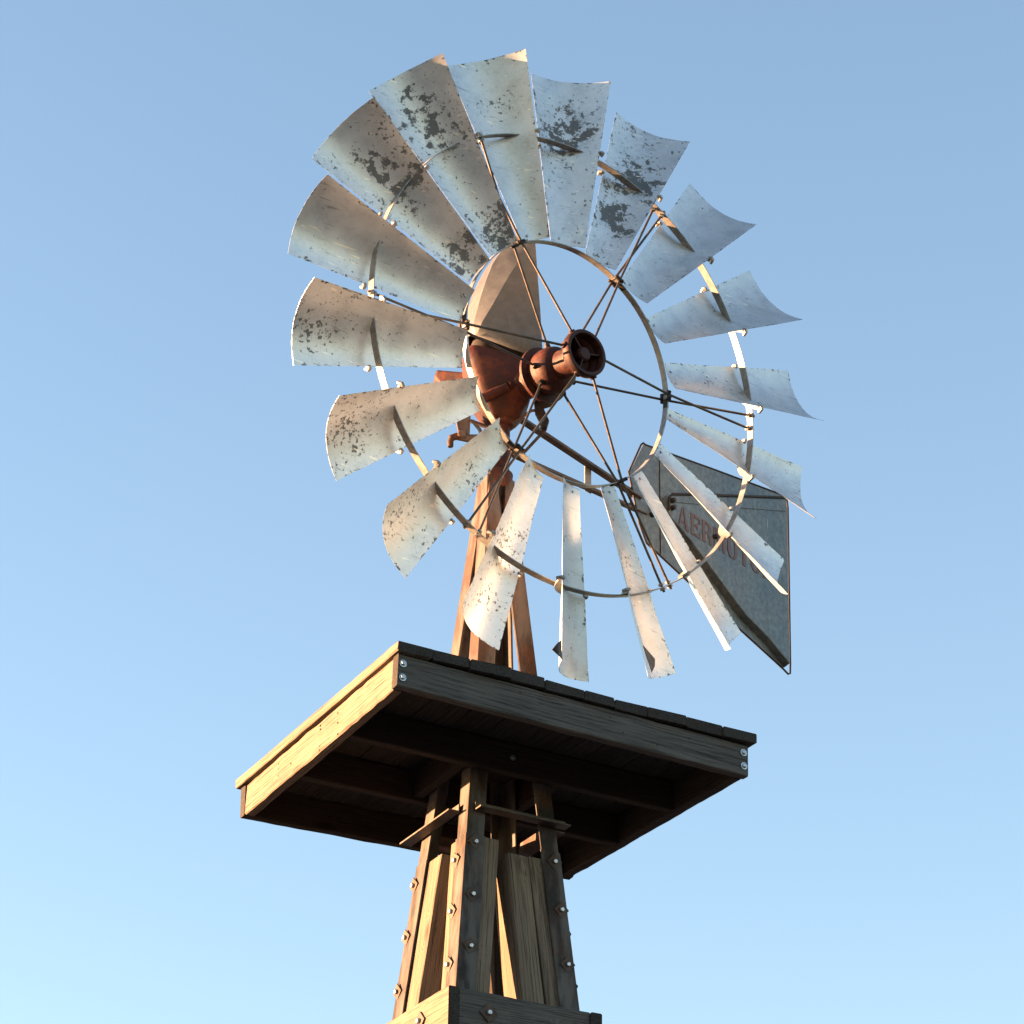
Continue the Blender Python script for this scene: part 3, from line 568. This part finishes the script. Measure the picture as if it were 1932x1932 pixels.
for bi, c in enumerate(BL):
    c = [Vector(q) for q in c]; NS, NU = 26, 14; vs = []; fs = []
    for i in range(NS+1):
        for j in range(NU+1):
            s, u = i/NS, j/NU; p, nr = blade_pt(c, s, u)
            q = p*4+Vector((bi*3.3, 0, 0)); p = p + nr*(noise.noise(q)*.0035 + noise.noise(q*3.1)*.0012)
            if i == NS: p = p + (c[0]-c[2]).normalized()*(noise.noise(q*9)*.0015)
            vs.append(p)
    for i in range(NS):
        for j in range(NU): fs.append((i*(NU+1)+j, i*(NU+1)+j+1, (i+1)*(NU+1)+j+1, (i+1)*(NU+1)+j))
    NF = len(vs); tt = .0005; vf = []; vb = []
    for i in range(NS+1):
        for j in range(NU+1):
            nr = blade_pt(c, i/NS, j/NU)[1]; p = vs[i*(NU+1)+j]; vf.append(p+nr*tt); vb.append(p-nr*tt)
    loop = [j for j in range(NU+1)]+[i*(NU+1)+NU for i in range(1, NS+1)]+[NS*(NU+1)+j for j in range(NU-1, -1, -1)]+[i*(NU+1) for i in range(NS-1, 0, -1)]
    me = bpy.data.meshes.new('blade'); nl = len(loop)
    me.from_pydata([tuple(p) for p in vf+vb+[vf[i] for i in loop]+[vb[i] for i in loop]], [],
        fs+[tuple(NF+i for i in f[::-1]) for f in fs]+[(2*NF+k, 2*NF+nl+k, 2*NF+nl+(k+1) % nl, 2*NF+(k+1) % nl) for k in range(nl)])
    for p_ in me.polygons: p_.use_smooth = p_.index < 2*len(fs)
    at = me.attributes.new('across', 'FLOAT_VECTOR', 'POINT'); ids = list(range(NF))*2+loop*2
    at.data.foreach_set('vector', [q for i in ids for q in ((i % (NU+1))/NU, (i//(NU+1))/NS, 0.)])
    ob = new_obj('blade', me, BLADE, wheel)
    sp = SPOT[bi]; ob['fleck'] = (.1, .7, .1, .1, .3, .6, .6, .6, .6, .7, .6, .8, .85, .8, .9, .9, .8, .15)[bi]; ob['wear'] = WEAR[bi]; ob['spot'] = list(blade_pt(c, sp[0], sp[1])[0]); ob['spot_b'] = list(blade_pt(c, sp[2], sp[3])[0]); ob['spot_size'] = sp[4]
    # rib behind the blade at the outer ring, ends hooked round the edges
    s0 = .562; front = []; back = []; NR = 14
    for j in range(NR+1):
        u = -.045+1.09*j/NR; uc = min(1, max(0, u)); p, nr = blade_pt(c, s0, uc); A = blade_pt(c, s0, .0)[0]; B = blade_pt(c, s0, 1.)[0]
        p = p+(B-A)*(u-uc)
        front.append(p-nr*.0035); dep = .012+.022*(1-abs(2*uc-1)**2.5); back.append(p-nr*dep)
    sv = ((c[0]+c[1])/2-(c[2]+c[3])/2).normalized()*.0035
    m = MB(); vs = [p-sv for p in front]+[p-sv for p in back]+[p+sv for p in front]+[p+sv for p in back]; k = NR+1; fs = []
    for j in range(NR): fs += [(j, j+1, k+j+1, k+j), (2*k+j, 3*k+j, 3*k+j+1, 2*k+j+1), (j, 2*k+j, 2*k+j+1, j+1), (k+j, k+j+1, 3*k+j+1, 3*k+j)]
    fs += [(0, k, 3*k, 2*k), (NR, 2*k+NR, 3*k+NR, k+NR)]; m.add(vs, fs)
    for (e0, e1) in ((front[0], front[2]), (front[NR], front[NR-2])):
        nr = blade_pt(c, s0, .5)[1]; dirv = (e0-e1).normalized(); q = e0 + dirv*.002
        m.tube([q-nr*.016, q+nr*.004, q-dirv*.006+nr*.011, q-dirv*.018+nr*.009], [.0065, .0075, .0070, .0045], 8)
    m.build('blade_rib', RING, ob, 40)
    # rivets on the inner end
    for u in (.28, .72):
        p, nr = blade_pt(c, .03, u); X = nr.orthogonal().normalized()
        MB().lathe([(.0055, .001), (.005, .0035), (.0005, .005)], 8, p, X, nr.cross(X), nr).build('rivet', ZINC, ob, 40)
    if bi == 10:
        fl = [Vector(q) for q in ((.3212, -1.0721, .1211), (.4514, -1.0613, .0534), (.4422, -1.0961, .066), (.3707, -1.1599, .1166))]
        nr = (fl[1]-fl[0]).cross(fl[3]-fl[0]).normalized()
        if nr.z < 0: nr = -nr
        fl = [fl[0]+nr*.004, fl[1]-nr*.010, fl[2]-nr*.010, fl[3]+nr*.004]
        MB().prism(fl, nr*.0022).build('folded_corner', BRKT, ob)['label'] = 'dark tip corner folded flat over the blade'
    if bi == 11:
        fl = [Vector(q) for q in ((-.0495, -1.165, .1255), (-.0445, -1.20, .1225), (-.0349, -1.233, .1196), (-.08, -1.238, .152), (-.1301, -1.2411, .1806), (-.085, -1.195, .15))]
        o = MB().add(fl, [(0, 1, 5), (1, 3, 5), (1, 2, 3), (3, 4, 5)]).build('folded_corner', BRKT, ob, 60); o['label'] = 'dark tip corner bent forward'
        md = o.modifiers.new('sheet', 'SOLIDIFY'); md.thickness = .002
def band(name, rad, ax, wid, thk, mat, n=160, wob=0.):
    vs = []; fs = []
    for k in range(n):
        th_ = 2*math.pi*k/n; rr = rad + wob*math.sin(9*th_+1)+wob*.6*math.sin(4*th_)
        for (dr_, da) in ((-thk/2, -wid/2), (thk/2, -wid/2), (thk/2, wid/2), (-thk/2, wid/2)): vs.append(P(th_, rr+dr_, ax+da))
    for k in range(n):
        q = (k+1) % n
        for e_ in range(4): fs.append((k*4+e_, k*4+(e_+1) % 4, q*4+(e_+1) % 4, q*4+e_))
    return MB().add(vs, fs).build(name, mat, wheel, 40)
RO, AO, RI, AI = .9042, .0206, .4816, .0066
band('outer_ring', RO, AO, .031, .0035, RING, 180, .0008)
band('inner_ring', RI, AI, .026, .004, RING, 140, .0006)
# six pairs of spokes crossing at the inner ring
gaps = [25.9, 85.9, 145.0, 205.4, 265.9, 326.5]
ends = [(24.4, 27.0), (87.0, 83.6), (144.4, 147.4), (207.1, 203.8), (263.2, 265.7), (324.6, 327.6)]
fst = [31, 80, 146, 194, 272, 320]; rst = [38, 98.6, 148, 217.6, 260, 337]
for k in range(6):
    gth = R_(gaps[k])
    for fr_ in (True, False):
        a = P(R_(fst[k] if fr_ else rst[k]), .084 if fr_ else .086, .100 if fr_ else -.0734)
        sgn = -1 if (ends[k][0] < ends[k][1]) == fr_ else 1
        mid = P(gth+R_(-sgn*.6), RI-.001, AI + (.017 if fr_ else -.017)); b = P(R_(ends[k][0 if fr_ else 1]), RO-.004, AO + (-.004 if fr_ else .004))
        b2 = b + (b-mid).normalized()*.022
        m = MB(); m.tube([a, a.lerp(mid, .5), mid, mid.lerp(b, .5), b2], .0049, 10); sp_ = m.build('spoke', RODM, wheel, 50)
        m = MB(); t = (b-mid).normalized(); X = t.orthogonal().normalized(); Y = t.cross(X)
        for q_ in (b + t*.006, b - t*.012): MB().lathe([(.0005, 0), (.011, 0), (.011, .0085), (.0005, .0085)], 6, q_, X, Y, t).build('nut', RING, sp_, 30)
    # clamp on the inner ring
    rad = Vector((math.sin(gth), math.cos(gth), 0)); tan = Vector((math.cos(gth), -math.sin(gth), 0)); zz = Vector((0, 0, 1)); ctr = rad*RI + zz*AI
    m = MB(); m.box(ctr+zz*.020, tan*.020, rad*.007, zz*.006, .002); m.box(ctr-zz*.020, tan*.020, rad*.007, zz*.006, .002)
    m.tube([ctr+tan*.012-zz*.028, ctr+tan*.012+zz*.03], .004, 8); m.tube([ctr-tan*.012-zz*.028, ctr-tan*.012+zz*.03], .004, 8)
    m.box(ctr+tan*.03, tan*.018, rad*.005, zz*.012, .002)
    m.build('spoke_clamp', BRKT, wheel, 40)
# hub: rear drum, barrel, hollow front flange with three webs
m = MB(); m.lathe([(.05, -.27), (.056, -.25), (.056, -.150), (.098, -.147), (.110, -.142), (.110, -.130), (.078, -.127), (.078, -.116), (.086, -.110), (.089, -.09), (.088, -.062), (.082, -.040), (.068, -.026), (.055, -.020), (.053, .0)], 56)
m.build('hub_drum', HUBM, wheel, 38)
m = MB(); m.lathe([(.057, -.012), (.055, .0), (.055, .060), (.060, .075), (.074, .086)], 48)
m.build('hub_barrel', HUBM, wheel, 38)
m = MB(); prof_ = [(.060, .074), (.074, .080), (.088, .086), (.092, .092), (.092, .118), (.089, .122), (.078, .122), (.075, .118), (.073, .085), (.070, .064), (.0005, .060)]
m.lathe(prof_, 56)
for k in range(6):   # lugs that take the front spokes
    th_ = R_(fst[k]); m.tube([P(th_, .078, .100), P(th_, .099, .100)], [.017, .012], 12)
m.build('hub_flange', HUBM, wheel, 38)
m = MB(); m.lathe([(.030, .060), (.029, .104), (.022, .112), (.0005, .113)], 30)
for k in range(3):
    th_ = R_(75+120*k); m.box(P(th_, .05, .085), P(th_, .024, 0), Vector((math.cos(th_), -math.sin(th_), 0))*.0025, Vector((0, 0, .022)))
m.build('hub_boss', HUBM, wheel, 38)
for k in range(6): MB().tube([P(R_(rst[k]), .080, -.0734), P(R_(rst[k]), .103, -.0734)], [.014, .010], 12).build('spoke_socket', BRKT, wheel, 40)
